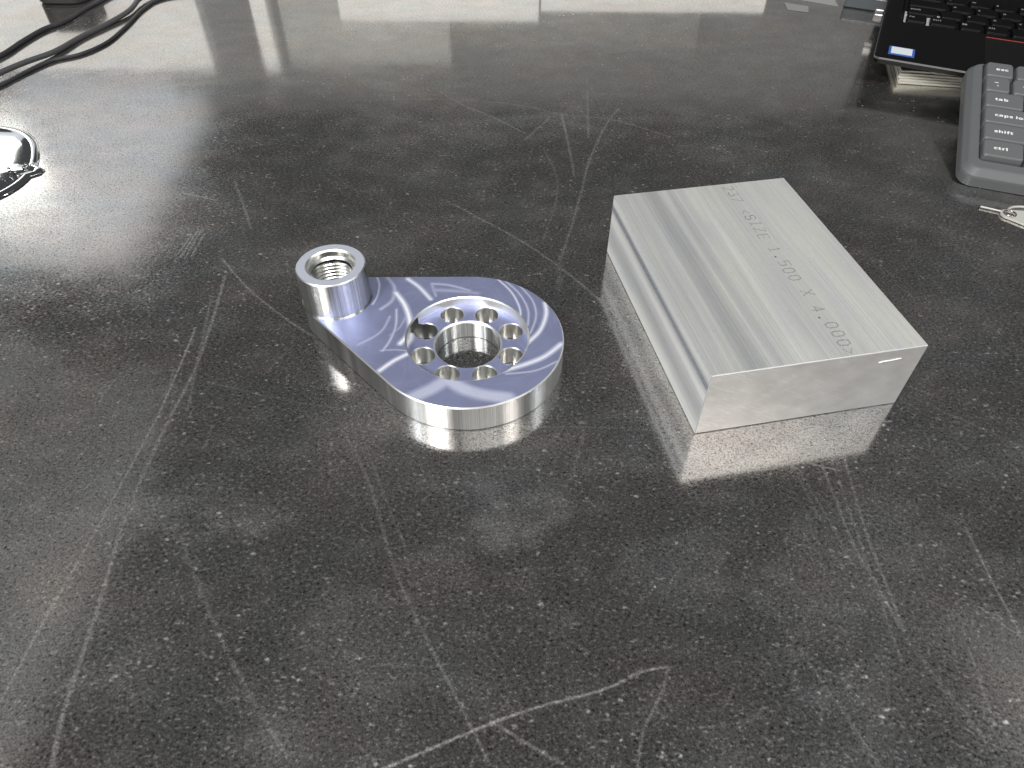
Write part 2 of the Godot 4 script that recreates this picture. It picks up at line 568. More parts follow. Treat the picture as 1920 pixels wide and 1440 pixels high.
func make_bracket() -> void:
	var o := thing("machined_bracket", "shiny milled aluminium teardrop plate with a threaded boss and a ring of eight holes", "machined part", Vector3(-0.0221, 0.0003, -0.2577))
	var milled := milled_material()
	var turned := metal(Color(0.74, 0.75, 0.755), 0.36, 0.9)
	var tw := 512
	var tn := noise_bytes(tw, 4, 0.11, 61, 4)
	var tb := PackedByteArray()
	tb.resize(tw * 16)
	for i in tw * 16:
		tb[i] = clampi(int(255.0 * (0.80 + (tn[(i / 16) % tw] / 255.0 - 0.5) * 0.45)), 0, 255)
	turned.albedo_color = Color(0.93, 0.94, 0.945).linear_to_srgb()
	turned.albedo_texture = tex(tb, 16, tw, Image.FORMAT_L8)
	turned.uv1_scale = Vector3(1, 0.11, 1)
	var bright := metal(Color(0.95, 0.95, 0.95), 0.38)
	var hole := metal(Color(0.70, 0.70, 0.68), 0.3, 0.8)
	# outline: hull of the two circles, with outward normals
	var d := BC.length()
	var dir := BC.angle()
	var op := acos((PR - BR) / d)
	var pts := []
	var nor := []
	for i in 121:
		var a := dir + op + (TAU - 2.0 * op) * i / 120.0
		pts.append(Vector2(cos(a), sin(a)) * PR)
		nor.append(Vector2(cos(a), sin(a)))
	for i in 49:
		var a := dir - op + 2.0 * op * i / 48.0
		pts.append(BC + Vector2(cos(a), sin(a)) * BR)
		nor.append(Vector2(cos(a), sin(a)))
	# split the two straight flanks so that the bands stay even
	var n := pts.size()
	var cut := 0.0006
	var st := begin()
	for band in [[0.0, 0.0006, 0.0005, 0.0], [0.0005, 0.0, PT - cut, 0.0]]:
		for i in n:
			var j := (i + 1) % n
			var p := Vector3(pts[i].x - nor[i].x * band[1], band[0], pts[i].y - nor[i].y * band[1])
			var q := Vector3(pts[j].x - nor[j].x * band[1], band[0], pts[j].y - nor[j].y * band[1])
			var r := Vector3(pts[j].x - nor[j].x * band[3], band[2], pts[j].y - nor[j].y * band[3])
			var s := Vector3(pts[i].x - nor[i].x * band[3], band[2], pts[i].y - nor[i].y * band[3])
			var na := Vector3(nor[i].x, 0, nor[i].y)
			var nb := Vector3(nor[j].x, 0, nor[j].y)
			quad(st, p, q, r, s, na, nb, nb, na, Vector2(0, i), Vector2(0, i + 1), Vector2(1, i + 1), Vector2(1, i))
	part("side_wall", st.commit(), o, turned)
	st = begin()
	for i in n:
		var j := (i + 1) % n
		var na := Vector3(nor[i].x, 1, nor[i].y).normalized()
		var nb := Vector3(nor[j].x, 1, nor[j].y).normalized()
		quad(st, Vector3(pts[i].x, PT - cut, pts[i].y), Vector3(pts[j].x, PT - cut, pts[j].y), Vector3(pts[j].x - nor[j].x * cut, PT, pts[j].y - nor[j].y * cut), Vector3(pts[i].x - nor[i].x * cut, PT, pts[i].y - nor[i].y * cut), na, nb, nb, na)
	part("chamfer", st.commit(), o, bright)
	# milled top face: outline to the lip of the recess
	st = begin()
	var lip := RR + 0.0008
	for i in n:
		var j := (i + 1) % n
		var steps := 8 if pts[i].distance_to(pts[j]) > 0.02 else 1
		for s in steps:
			var pa: Vector2 = (pts[i] - nor[i] * cut).lerp(pts[j] - nor[j] * cut, float(s) / steps)
			var pb: Vector2 = (pts[i] - nor[i] * cut).lerp(pts[j] - nor[j] * cut, float(s + 1) / steps)
			var ca := pa.normalized() * lip
			var cb := pb.normalized() * lip
			up_tri(st, Vector3(pa.x, PT, pa.y), Vector3(pb.x, PT, pb.y), Vector3(cb.x, PT, cb.y))
			up_tri(st, Vector3(pa.x, PT, pa.y), Vector3(cb.x, PT, cb.y), Vector3(ca.x, PT, ca.y))
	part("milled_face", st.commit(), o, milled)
	# recess with its eight holes and the bore
	var slot_at := deg_to_rad(202.0)
	var slot_half := 0.0038 / RR
	st = begin()
	lathe(st, [Vector2(lip, PT), Vector2(RR, PT - 0.0005)], Vector3.ZERO, -1.0)
	var rim := st.commit()
	st = begin()
	lathe(st, [Vector2(RR, PT - 0.0005), Vector2(RR, RF)], Vector3.ZERO, -1.0, 110, slot_at + slot_half, slot_at + TAU - slot_half)
	lathe(st, [Vector2(RR, PT - 0.0005), Vector2(RR, RF + 0.0042)], Vector3.ZERO, -1.0, 6, slot_at - slot_half, slot_at + slot_half)
	var wall := st.commit()
	st = begin()
	lathe(st, [Vector2(BO + 0.0008, RF), Vector2(BO, RF - 0.0008)], Vector3.ZERO, -1.0)
	var bore_rim := st.commit()
	st = begin()
	lathe(st, [Vector2(BO, RF - 0.0008), Vector2(BO, 0.0)], Vector3.ZERO, -1.0)
	var bore := st.commit()
	st = begin()
	var inner := BO + 0.0008
	var hole_meshes := []
	for k in 8:
		var mid := deg_to_rad(22.0 + 45.0 * k)
		var slotted := k == 4
		var hc := Vector2(cos(mid), sin(mid)) * 0.0232
		var edge := []
		var half := PI / 8.0
		for i in 24:
			edge.append([RR, lerpf(-half, half, i / 24.0)])
		for i in 8:
			edge.append([lerpf(RR, inner, i / 8.0), half])
		for i in 14:
			edge.append([inner, lerpf(half, -half, i / 14.0)])
		for i in 8:
			edge.append([lerpf(inner, RR, i / 8.0), -half])
		var lipline := []
		var outer := []
		var over := []
		for e in edge:
			var a: float = mid + e[1]
			var p = Vector2(cos(a), sin(a)) * e[0]
			var t = (p - hc).normalized()
			var rho := 0.0060
			var off := absf(wrapf(t.angle() - mid, -PI, PI))
			var far := false
			if slotted and off < PI / 2:
				var s := minf(0.0038 / maxf(sin(off), 1e-4), 0.0098 / maxf(cos(off), 1e-4))
				if s > rho:
					rho = s
					far = (hc + t * rho).length() > RR
			outer.append(p)
			lipline.append(hc + t * rho)
			over.append(far)
		var hs := begin()
		for i in edge.size():
			var j := (i + 1) % edge.size()
			var l0: Vector2 = lipline[i]
			var l1: Vector2 = lipline[j]
			var o0: Vector2 = outer[i]
			var o1: Vector2 = outer[j]
			if not over[i] and not over[j]:
				up_tri(st, Vector3(l0.x, RF, l0.y), Vector3(l1.x, RF, l1.y), Vector3(o1.x, RF, o1.y))
				up_tri(st, Vector3(l0.x, RF, l0.y), Vector3(o1.x, RF, o1.y), Vector3(o0.x, RF, o0.y))
			var top := RF + 0.0042 if over[i] or over[j] else RF
			var m0 := (hc - l0).normalized()
			var m1 := (hc - l1).normalized()
			var n0 := Vector3(m0.x, 0, m0.y)
			var n1 := Vector3(m1.x, 0, m1.y)
			quad(hs, Vector3(l0.x, 0, l0.y), Vector3(l1.x, 0, l1.y), Vector3(l1.x, top, l1.y), Vector3(l0.x, top, l0.y), n0, n1, n1, n0, Vector2(0, i), Vector2(0, i + 1), Vector2(1, i + 1), Vector2(1, i))
			if over[i] or over[j]:
				var dn := Vector3.DOWN
				var w0 := l0.normalized() * RR
				var w1 := l1.normalized() * RR
				flat(hs, Vector3(l0.x, top, l0.y), Vector3(l1.x, top, l1.y), Vector3(w1.x, top, w1.y), Vector3(w0.x, top, w0.y), dn)
		hole_meshes.append([hs.commit(), mid, hc, slotted])
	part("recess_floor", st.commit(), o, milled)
	part("recess_wall", wall, o, metal(Color(0.86, 0.86, 0.83), 0.45, 0.6, 0.7))
	part("recess_rim", rim, o, bright)
	part("bore", bore, o, turned)
	part("bore_rim", bore_rim, o, bright)
	for hm in hole_meshes:
		var hp := part("bolt_hole", hm[0], o, hole)
		if hm[3]:
			hp.material_override = metal(Color(0.34, 0.34, 0.33), 0.4)  # darker than the other holes: shade inside the slot put into the colour
			hp.set_meta("label", "bolt hole with a slot milled into the recess wall")
		st = begin()
		var a0: float = 0.0
		var a1: float = TAU
		if hm[3]:
			a0 = hm[1] + 0.75
			a1 = hm[1] + TAU - 0.75
		for i in 40:
			var s := lerpf(a0, a1, i / 40.0)
			var e := lerpf(a0, a1, (i + 1) / 40.0)
			var ns := (Vector3(-cos(s), 1.0, -sin(s))).normalized()
			var ne := (Vector3(-cos(e), 1.0, -sin(e))).normalized()
			var c3 := Vector3(hm[2].x, 0, hm[2].y)
			quad(st, c3 + Vector3(cos(s) * 0.0059, RF - 0.0002, sin(s) * 0.0059), c3 + Vector3(cos(e) * 0.0059, RF - 0.0002, sin(e) * 0.0059), c3 + Vector3(cos(e) * 0.0063, RF + 0.00006, sin(e) * 0.0063), c3 + Vector3(cos(s) * 0.0063, RF + 0.00006, sin(s) * 0.0063), ns, ne, ne, ns)
		part("hole_rim", st.commit(), hp, bright)
	# boss
	var c := Vector3(BC.x, 0, BC.y)
	st = begin()
	lathe(st, [Vector2(BR + 0.0006, PT + 0.00002), Vector2(BR - 0.0002, PT + 0.0009), Vector2(BR - 0.0002, BH - 0.0006)], c, 1.0, 120)
	var boss := part("boss", st.commit(), o, turned)
	st = begin()
	lathe(st, [Vector2(BR - 0.0002, BH - 0.0006), Vector2(BR - 0.0007, BH)], c, 1.0, 120)
	lathe(st, [Vector2(0.0125, BH), Vector2(0.0118, BH - 0.0007)], c, -1.0, 120)
	part("boss_chamfer", st.commit(), boss, bright)
	st = begin()
	for i in 120:
		var s := TAU * i / 120
		var e := TAU * (i + 1) / 120
		var h := Vector3(0, BH, 0)
		var ds := Vector3(cos(s), 0, sin(s))
		var de := Vector3(cos(e), 0, sin(e))
		flat(st, c + h + ds * (BR - 0.0007), c + h + de * (BR - 0.0007), c + h + de * 0.0125, c + h + ds * 0.0125, Vector3.UP, Vector2(0, s * 4), Vector2(0, e * 4), Vector2(1, e * 4), Vector2(1, s * 4))
	part("boss_top", st.commit(), boss, metal(Color(0.76, 0.80, 0.92), 0.5, 0.0, 0.7))
	st = begin()
	lathe(st, [Vector2(0.0118, BH - 0.0007), Vector2(0.0117, BH - 0.0036), Vector2(0.0102, BH - 0.0046)], c, -1.0, 96)
	part("counterbore", st.commit(), boss, metal(Color(0.93, 0.93, 0.90), 0.3, 0.6))
	st = begin()
	lathe(st, [Vector2(0.0120, 0.004), Vector2(0.0, 0.0035)], c, -1.0, 48)
	part("hole_bottom", st.commit(), boss, hole)
	st = begin()
	var pitch := 0.0021
	var turns := 13
	var per := 72
	for i in turns * per:
		var rows := []
		for j in 2:
			var t := float(i + j) / per
			var a := t * TAU
			var y := BH - 0.0042 - pitch * t
			var dd := Vector3(cos(a), 0, sin(a))
			var fade := clampf(t * 1.5, 0.0, 1.0)
			rows.append([c + dd * lerpf(0.0113, 0.0100, fade) + Vector3(0, y, 0), c + dd * 0.0119 + Vector3(0, y - pitch * 0.5, 0), c + dd * 0.0100 + Vector3(0, y - pitch, 0), dd])
		var u0: Vector3 = (-rows[0][3] * 0.62 + Vector3(0, -0.8, 0)).normalized()
		var u1: Vector3 = (-rows[1][3] * 0.62 + Vector3(0, -0.8, 0)).normalized()
		quad(st, rows[0][0], rows[1][0], rows[1][1], rows[0][1], u0, u1, u1, u0)
		u0 = (-rows[0][3] * 0.62 + Vector3(0, 0.8, 0)).normalized()
		u1 = (-rows[1][3] * 0.62 + Vector3(0, 0.8, 0)).normalized()
		quad(st, rows[0][1], rows[1][1], rows[1][2], rows[0][2], u0, u1, u1, u0)
	part("thread", st.commit(), boss, metal(Color(0.62, 0.62, 0.59), 0.24))

# ---------------------------------------------------------------- the bar stock
const GL := {
	"2": ["0,5 1,6 3,6 4,5 4,4 0,0 4,0"], "3": ["0,6 4,6 2,3.6 4,2.5 4,1 3,0 1,0 0,1"], "7": ["0,6 4,6 1,0"], "<": ["4,5 1,3 4,1"], ">": ["0,5 3,3 0,1"],
	"S": ["4,5 3,6 1,6 0,5 0,4 1,3 3,3 4,2 4,1 3,0 1,0 0,1"], "I": ["1,6 3,6", "2,6 2,0", "1,0 3,0"], "Z": ["0,6 4,6 0,0 4,0"], "E": ["4,6 0,6 0,0 4,0", "0,3 3,3"],
	"1": ["1,5 2,6 2,0", "0.5,0 3.5,0"], ".": ["1.7,0 2.3,0 2.3,0.6 1.7,0.6"], "5": ["4,6 0,6 0,3.5 3,3.5 4,2.5 4,1 3,0 0,0"], "0": ["1,0 3,0 4,1.5 4,4.5 3,6 1,6 0,4.5 0,1.5 1,0"],
	"X": ["0,6 4,0", "4,6 0,0"], "4": ["3,0 3,6 0,2 4,2"],
}
const BW := 0.1016
const BT := 0.0381
const BL := 0.1423

func brushed(w: int, h: int, seed_: int, bands: Array, base: Color, lettered: bool) -> StandardMaterial3D:
	# u runs across the streaks, v along them
	var streak := noise_bytes(w, 64, 0.09, seed_, 4)
	var fine := noise_bytes(w, 64, 0.5, seed_ + 1, 2)
	var patch := noise_bytes(w / 4, h / 16, 0.03, seed_ + 2, 3)
	var mark := PackedFloat32Array()
	mark.resize(w * h)
	var light := PackedFloat32Array()
	light.resize(w * h)
	for i in 240:
		var x := rng.randf() * w
		var y := rng.randf() * h
		var l := rng.randf_range(20, 500)
		light = stroke(light, w, h, [Vector2(x, y), Vector2(x + rng.randf_range(-1.5, 1.5), y + l)], 0.6 + rng.randf() * 0.7, 0.1 + 0.35 * rng.randf(), 0.5)
	for i in 26:
		var c := Vector2(rng.randf() * w, rng.randf() * h)
		mark = stroke(mark, w, h, [c, c + Vector2(rng.randf_range(-9, 9), rng.randf_range(-9, 9))], 1.5, 0.35, 0.5)
	if lettered:
		var text := "237 <SIZE 1.500 X 4.000>"
		var k := Vector2(w / BW, h / BL)
		for i in text.length():
			if not GL.has(text[i]):
				continue
			for s in GL[text[i]]:
				var q := []
				for p in s.split(" "):
					var g = p.split(",")
					# the line of letters runs from the back edge to the front, tops to the right
					var along = 0.1390 - i * 0.00587 - g[0].to_float() * 0.00082
					var across = 0.0628 + g[1].to_float() * 0.00094 + 0.0012 * sin(i * 1.3) * 0.4
					q.append(Vector2(across * k.x, (BL - along) * k.y))
				# separate pin strokes
				for a in q.size() - 1:
					var steps := maxi(2, int(q[a].distance_to(q[a + 1]) / 7.0))
					for t in steps + 1:
						var c: Vector2 = q[a].lerp(q[a + 1], float(t) / steps) + Vector2(rng.randf_range(-0.5, 0.5), rng.randf_range(-0.7, 0.7))
						mark = stroke(mark, w, h, [c + Vector2(-0.8, -1.6), c + Vector2(0.7, 1.4)], 1.25, 0.97, 0.12)
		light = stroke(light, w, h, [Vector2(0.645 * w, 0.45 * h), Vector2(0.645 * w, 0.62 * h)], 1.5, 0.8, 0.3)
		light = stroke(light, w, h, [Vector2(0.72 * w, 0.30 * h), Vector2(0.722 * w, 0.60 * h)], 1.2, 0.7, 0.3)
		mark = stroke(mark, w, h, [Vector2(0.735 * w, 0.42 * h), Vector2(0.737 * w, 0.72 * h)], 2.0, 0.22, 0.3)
	var alb := PackedByteArray()
	alb.resize(w * h * 3)
	var rgh := PackedByteArray()
	rgh.resize(w * h)
	for y in h:
		var fy := float(y) / h
		var wob := int(3.0 * sin(fy * 5.0))
		for x in w:
			var i := y * w + x
			var xs := clampi(x + wob, 0, w - 1)
			var s0 := streak[xs + w * int(fy * 12.0)] / 255.0
			var s1 := streak[xs + w * mini(63, int(fy * 12.0) + 1)] / 255.0
			var s := lerpf(s0, s1, fposmod(fy * 12.0, 1.0)) - 0.5
			var f := fine[xs + w * int(fy * 60.0)] / 255.0 - 0.5
			var u := float(x) / w
			var b := 0.0
			var r := 0.0
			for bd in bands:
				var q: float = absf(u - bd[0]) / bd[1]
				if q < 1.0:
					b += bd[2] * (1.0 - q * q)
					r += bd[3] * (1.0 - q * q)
			var pt := patch[int(x / 4) + (w / 4) * int(y / 16)] / 255.0 - 0.5
			var v := 1.0 + s * 0.24 + f * 0.16 + b + pt * 0.08
			v = v * (1.0 - 0.92 * mark[i]) + light[i] * 0.15
			var warm := pt * 0.05 + s * 0.015 + b * 0.10
			alb[i * 3] = clampi(int(255.0 * pow(clampf(base.r * v * (1.0 + warm), 0.02, 0.98), 0.4545)), 0, 255)
			alb[i * 3 + 1] = clampi(int(255.0 * pow(clampf(base.g * v * (1.0 + warm * 0.7), 0.02, 0.98), 0.4545)), 0, 255)
			alb[i * 3 + 2] = clampi(int(255.0 * pow(clampf(base.b * v * (1.0 - warm), 0.02, 0.98), 0.4545)), 0, 255)
			rgh[i] = clampi(int(255.0 * (0.46 + s * 0.22 + r + f * 0.1)), 40, 230)
	var mat := StandardMaterial3D.new()
	mat.albedo_texture = tex(alb, w, h, Image.FORMAT_RGB8)
	mat.metallic = 0.6
	mat.roughness = 1.0
	mat.roughness_texture = tex(rgh, w, h, Image.FORMAT_L8)
	mat.roughness_texture_channel = BaseMaterial3D.TEXTURE_CHANNEL_RED
	mat.anisotropy_enabled = true
	mat.anisotropy = 0.55
	return mat

func sawn() -> StandardMaterial3D:
	var w := 512
	var h := 256
	var n1 := noise_bytes(w, h, 0.01, 41, 3)
	var n2 := noise_bytes(w, h, 0.3, 42, 2)
	var m := PackedFloat32Array()
	m.resize(w * h)
	for i in 260:
		var c := Vector2(pow(rng.randf(), 1.8) * w, rng.randf() * h)
		var l := rng.randf_range(6, 34)
		m = stroke(m, w, h, [c, c + Vector2(l, l * 0.75)], 0.8 + 1.2 * rng.randf(), 0.1 + 0.4 * rng.randf() * (1.0 - c.x / w), 0.4)
	var alb := PackedByteArray()
	alb.resize(w * h * 3)
	for i in w * h:
		var v := 0.59 + (n1[i] / 255.0 - 0.5) * 0.16 + (n2[i] / 255.0 - 0.5) * 0.08 + m[i] * 0.25
		alb[i * 3] = clampi(int(255.0 * pow(v * 1.0, 0.4545)), 0, 255)
		alb[i * 3 + 1] = clampi(int(255.0 * pow(v * 0.99, 0.4545)), 0, 255)
		alb[i * 3 + 2] = clampi(int(255.0 * pow(v * 0.985, 0.4545)), 0, 255)
	var mat := StandardMaterial3D.new()
	mat.albedo_texture = tex(alb, w, h, Image.FORMAT_RGB8)
	mat.metallic = 0.6
	mat.roughness = 0.5
	return mat

func make_block() -> void:
	var yaw := Basis(Vector3.UP, deg_to_rad(11.51))
	var o := thing("aluminium_block", "thick rectangular aluminium block with stamped lettering along its top", "metal block", Vector3(0.0841, 0.0002, -0.2095), yaw)
	var b := 0.00035
	var W := BW
	var H := BT
	var L := BL
	# faces, each a little inside the cut edges
	var st := begin()
	flat(st, Vector3(b, H, -b), Vector3(W - b, H, -b), Vector3(W - b, H, -L + b), Vector3(b, H, -L + b), Vector3.UP, Vector2(0, 1), Vector2(1, 1), Vector2(1, 0), Vector2(0, 0))
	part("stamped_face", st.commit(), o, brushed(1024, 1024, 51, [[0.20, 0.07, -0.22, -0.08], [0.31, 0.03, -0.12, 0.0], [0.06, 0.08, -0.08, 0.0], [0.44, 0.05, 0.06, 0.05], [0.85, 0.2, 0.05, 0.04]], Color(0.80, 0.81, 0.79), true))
	var side := brushed(512, 1024, 57, [[0.80, 0.08, -0.42, -0.22], [0.62, 0.07, 0.22, 0.05], [0.36, 0.16, -0.14, -0.12], [0.05, 0.12, 0.12, 0.1], [0.93, 0.06, 0.1, 0.0]], Color(0.84, 0.86, 0.87), false)  # bands across the side: mirrored surroundings painted light and dark
	side.metallic = 0.42
	for x in [0.0, W]:
		st = begin()
		flat(st, Vector3(x, b, -b), Vector3(x, H - b, -b), Vector3(x, H - b, -L + b), Vector3(x, b, -L + b), Vector3(-1 if x == 0.0 else 1, 0, 0), Vector2(0, 1), Vector2(1, 1), Vector2(1, 0), Vector2(0, 0))
		part("rolled_side", st.commit(), o, side)
	var end := sawn()
	for z in [0.0, -L]:
		st = begin()
		flat(st, Vector3(b, b, z), Vector3(W - b, b, z), Vector3(W - b, H - b, z), Vector3(b, H - b, z), Vector3(0, 0, 1 if z == 0.0 else -1), Vector2(0, 1), Vector2(1, 1), Vector2(1, 0), Vector2(0, 0))
		part("sawn_end", st.commit(), o, end)
	# the cut edges and the underside
	st = begin()
	for k in [[Vector3(0, H - b, -b), Vector3(b, H, -b), Vector3(b, H, -L + b), Vector3(0, H - b, -L + b), Vector3(-1, 1, 0)], [Vector3(W, H - b, -b), Vector3(W - b, H, -b), Vector3(W - b, H, -L + b), Vector3(W, H - b, -L + b), Vector3(1, 1, 0)],
		[Vector3(b, H, -b), Vector3(W - b, H, -b), Vector3(W - b, H - b, 0), Vector3(b, H - b, 0), Vector3(0, 1, 1)], [Vector3(b, H, -L + b), Vector3(W - b, H, -L + b), Vector3(W - b, H - b, -L), Vector3(b, H - b, -L), Vector3(0, 1, -1)],
		]:
		flat(st, k[0], k[1], k[2], k[3], (k[4] as Vector3).normalized())
	part("top_edges", st.commit(), o, metal(Color(0.85, 0.85, 0.83), 0.45, 0.0, 0.8))
	st = begin()
	for k in [[Vector3(0, b, -b), Vector3(b, b, 0), Vector3(b, H - b, 0), Vector3(0, H - b, -b), Vector3(-1, 0, 1)], [Vector3(W, b, -b), Vector3(W - b, b, 0), Vector3(W - b, H - b, 0), Vector3(W, H - b, -b), Vector3(1, 0, 1)],
		[Vector3(0, b, -L + b), Vector3(b, b, -L), Vector3(b, H - b, -L), Vector3(0, H - b, -L + b), Vector3(-1, 0, -1)], [Vector3(W, b, -L + b), Vector3(W - b, b, -L), Vector3(W - b, H - b, -L), Vector3(W, H - b, -L + b), Vector3(1, 0, -1)],
		[Vector3(b, 0, -b), Vector3(W - b, 0, -b), Vector3(W - b, b, 0), Vector3(b, b, 0), Vector3(0, -1, 1)], [Vector3(b, 0, -b), Vector3(0, b, -b), Vector3(0, b, -L + b), Vector3(b, 0, -L + b), Vector3(-1, -1, 0)],
		[Vector3(W - b, 0, -b), Vector3(W, b, -b), Vector3(W, b, -L + b), Vector3(W - b, 0, -L + b), Vector3(1, -1, 0)], [Vector3(b, 0, -L + b), Vector3(W - b, 0, -L + b), Vector3(W - b, b, -L), Vector3(b, b, -L), Vector3(0, -1, -1)],
		[Vector3(b, 0, -b), Vector3(W - b, 0, -b), Vector3(W - b, 0, -L + b), Vector3(b, 0, -L + b), Vector3(0, -1, 0)]]:
		flat(st, k[0], k[1], k[2], k[3], (k[4] as Vector3).normalized())
	for sx in [0, 1]:
		for sz in [0, 1]:
			var x = W * sx
			var z = -L * sz
			var ix = x + (b if sx == 0 else -b)
			var iz = z + (-b if sz == 0 else b)
			var nn := Vector3(-1 if sx == 0 else 1, 1, 1 if sz == 0 else -1).normalized()
			tri(st, [Vector3(x, H - b, iz), Vector3(ix, H, iz), Vector3(ix, H - b, z)], [nn, nn, nn], [Vector2(), Vector2(), Vector2()])
	part("edges", st.commit(), o, metal(Color(0.5, 0.5, 0.5), 0.6, 0.0, 0.4))  # edge metal darkened in colour, against lamp glare on the corners
	# burr left by the saw
	st = begin()
	var pth := [Vector3(0.0800, 0.0312, 0.0002), Vector3(0.0822, 0.0318, 0.0002), Vector3(0.0850, 0.0317, 0.0002), Vector3(0.0905, 0.0322, 0.0002)]
	part("burr", tube(pth, 0.00026, 8), o, metal(Color(0.95, 0.95, 0.93), 0.5, 0.0, 0.3))

# ---------------------------------------------------------------- the things round the edge of the picture
func letters(text: String, size: float, parent: Node3D, at: Vector3, mat: Material, stretch := 1.0) -> void:
	var t := TextMesh.new()
	var f := SystemFont.new()
	f.font_names = PackedStringArray(["Droid Sans"])
	f.font_weight = 700
	t.font = f
	t.text = text
	t.font_size = 32
	t.pixel_size = size / 32.0
	t.depth = 0.00015
	t.curve_step = 2.0
	t.horizontal_alignment = HORIZONTAL_ALIGNMENT_LEFT
	t.vertical_alignment = VERTICAL_ALIGNMENT_CENTER
	var o := part("legend", t, parent, mat)
	o.transform = Transform3D(Basis(Vector3(stretch, 0, 0), Vector3(0, 0, -1), Vector3(0, 1, 0)), at)

func key_cap(w: float, d: float, h: float, slope: float, r: float) -> Mesh:
	# origin at the cap's near left corner; top a little smaller, with a rounded edge
	var st := begin()
	var rings := []
	for k in [[0.0, -h], [0.0002, -h * 0.55], [slope * 0.5, -0.0009], [slope * 0.75, -0.00035], [slope, 0.0]]:
		rings.append(ring(rounded(k[0], w - k[0], -d + k[0] * 0.5, -k[0] * 1.4, r), k[1]))
	loft(st, rings)
	return st.commit()

func make_keyboard() -> void:
	var tilt := deg_to_rad(11.92)
	var yaw := deg_to_rad(-20.14)
	var bs := Basis(Vector3.UP, yaw) * Basis(Vector3.RIGHT, tilt)
	var o := thing("grey_keyboard", "grey computer keyboard with white lettering, tilted up in front of the laptop", "keyboard", Vector3(0.3085, 0.0178, -0.4345), bs)
	var shell := matte(Color(0.118, 0.124, 0.130), 0.42)
	var caps := matte(Color(0.132, 0.136, 0.142), 0.4)
	var white := matte(Color(0.85, 0.85, 0.85), 0.5)
	var u := 0.0175
	var x1 := 0.262
	var st := begin()
	# frame: rounded outside, a well for the keys
	var out := rounded(-0.0100, x1 + 0.010, -0.1100, 0.0135, 0.010, 8)
	var mid := rounded(-0.0068, x1 + 0.0068, -0.1075, 0.0088, 0.008, 8)
	var well := rounded(-0.0009, x1 + 0.0009, -0.1065, 0.0012, 0.003, 8)
	loft(st, [ring(out, -0.0150), ring(out, -0.0085), ring(rounded(-0.0097, x1 + 0.0097, -0.1097, 0.0130, 0.0098, 8), -0.0072), ring(mid, -0.0040), ring(rounded(-0.0058, x1 + 0.0058, -0.1067, 0.0076, 0.0075, 8), -0.0036), ring(well, -0.0034)], false, true)
	var inner := ring(well, -0.0034)
	var low := ring(well, -0.0075)
	for i in inner.size():
		var j := (i + 1) % inner.size()
		var c := Vector3(x1 / 2, 0, -0.05)
		var n: Vector3 = c - inner[i]
		n.y = 0
		flat(st, inner[i], inner[j], low[j], low[i], n.normalized())
	var ctr := Vector3(x1 / 2, -0.0075, -0.05)
	for i in low.size():
		tri(st, [ctr, low[i], low[(i + 1) % low.size()]], [Vector3.UP, Vector3.UP, Vector3.UP], [Vector2(), Vector2(), Vector2()])
	part("frame", st.commit(), o, shell)
	var rows := [
		[0.0, [[1.5, "ctrl"], [1.0, ""], [1.25, ""], [6.0, ""], [1.25, ""], [1.0, ""], [1.0, ""], [1.0, ""], [0.97, ""]]],
		[1.0, [[2.25, "shift"], [1, "z"], [1, "x"], [1, "c"], [1, "v"], [1, "b"], [1, "n"], [1, "m"], [1, ","], [1, "."], [1, "/"], [2.72, "shift"]]],
		[2.0, [[1.75, "caps lock"], [1, "a"], [1, "s"], [1, "d"], [1, "f"], [1, "g"], [1, "h"], [1, "j"], [1, "k"], [1, "l"], [1, ";"], [1, "'"], [2.22, "enter"]]],
		[3.0, [[1.5, "tab"], [1, "q"], [1, "w"], [1, "e"], [1, "r"], [1, "t"], [1, "y"], [1, "u"], [1, "i"], [1, "o"], [1, "p"], [1, "["], [1, "]"], [1.47, "\\"]]],
		[4.0, [[1, "~"], [1, "1"], [1, "2"], [1, "3"], [1, "4"], [1, "5"], [1, "6"], [1, "7"], [1, "8"], [1, "9"], [1, "0"], [1, "-"], [1, "="], [1.97, ""]]],
		[5.0, [[1.12, "esc"], [1.12, "F1"], [1.12, "F2"], [1.12, "F3"], [1.12, "F4"], [1.12, "F5"], [1.12, "F6"], [1.12, "F7"], [1.12, "F8"], [1.12, "F9"], [1.12, "F10"], [1.12, "F11"], [1.53, ""]]],
	]
	var made := {}
	for r in rows:
		var x := 0.0
		for k in r[1]:
			var w: float = k[0] * u - 0.0008
			if x > 0.085:
				break
			var key := "%.3f" % w
			if not made.has(key):
				made[key] = key_cap(w, u - 0.0004, 0.0066, 0.0013, 0.0022)
			var cap := part("key", made[key], o, caps)
			cap.position = Vector3(x, 0.0, -r[0] * u - 0.0002)
			if k[1] == "~":
				letters("~", 0.0042, cap, Vector3(0.0058, 0.00005, -0.0105), white, 1.3)
				letters("`", 0.0042, cap, Vector3(0.0065, 0.00005, -0.0055), white, 1.3)
			elif k[1] != "":
				letters(k[1], 0.0036, cap, Vector3(0.0064, 0.00005, -u * 0.52), white, 1.5)
			x += k[0] * u
	st = begin()
	bevel_box(st, Vector3(0.02, -0.0225, -0.1), Vector3(0.03, 0.016, 0.008), 0.001)
	part("foot", st.commit(), o, shell)
	st = begin()
	bevel_box(st, Vector3(x1 - 0.02, -0.0225, -0.1), Vector3(0.03, 0.016, 0.008), 0.001)
	part("foot", st.commit(), o, shell)

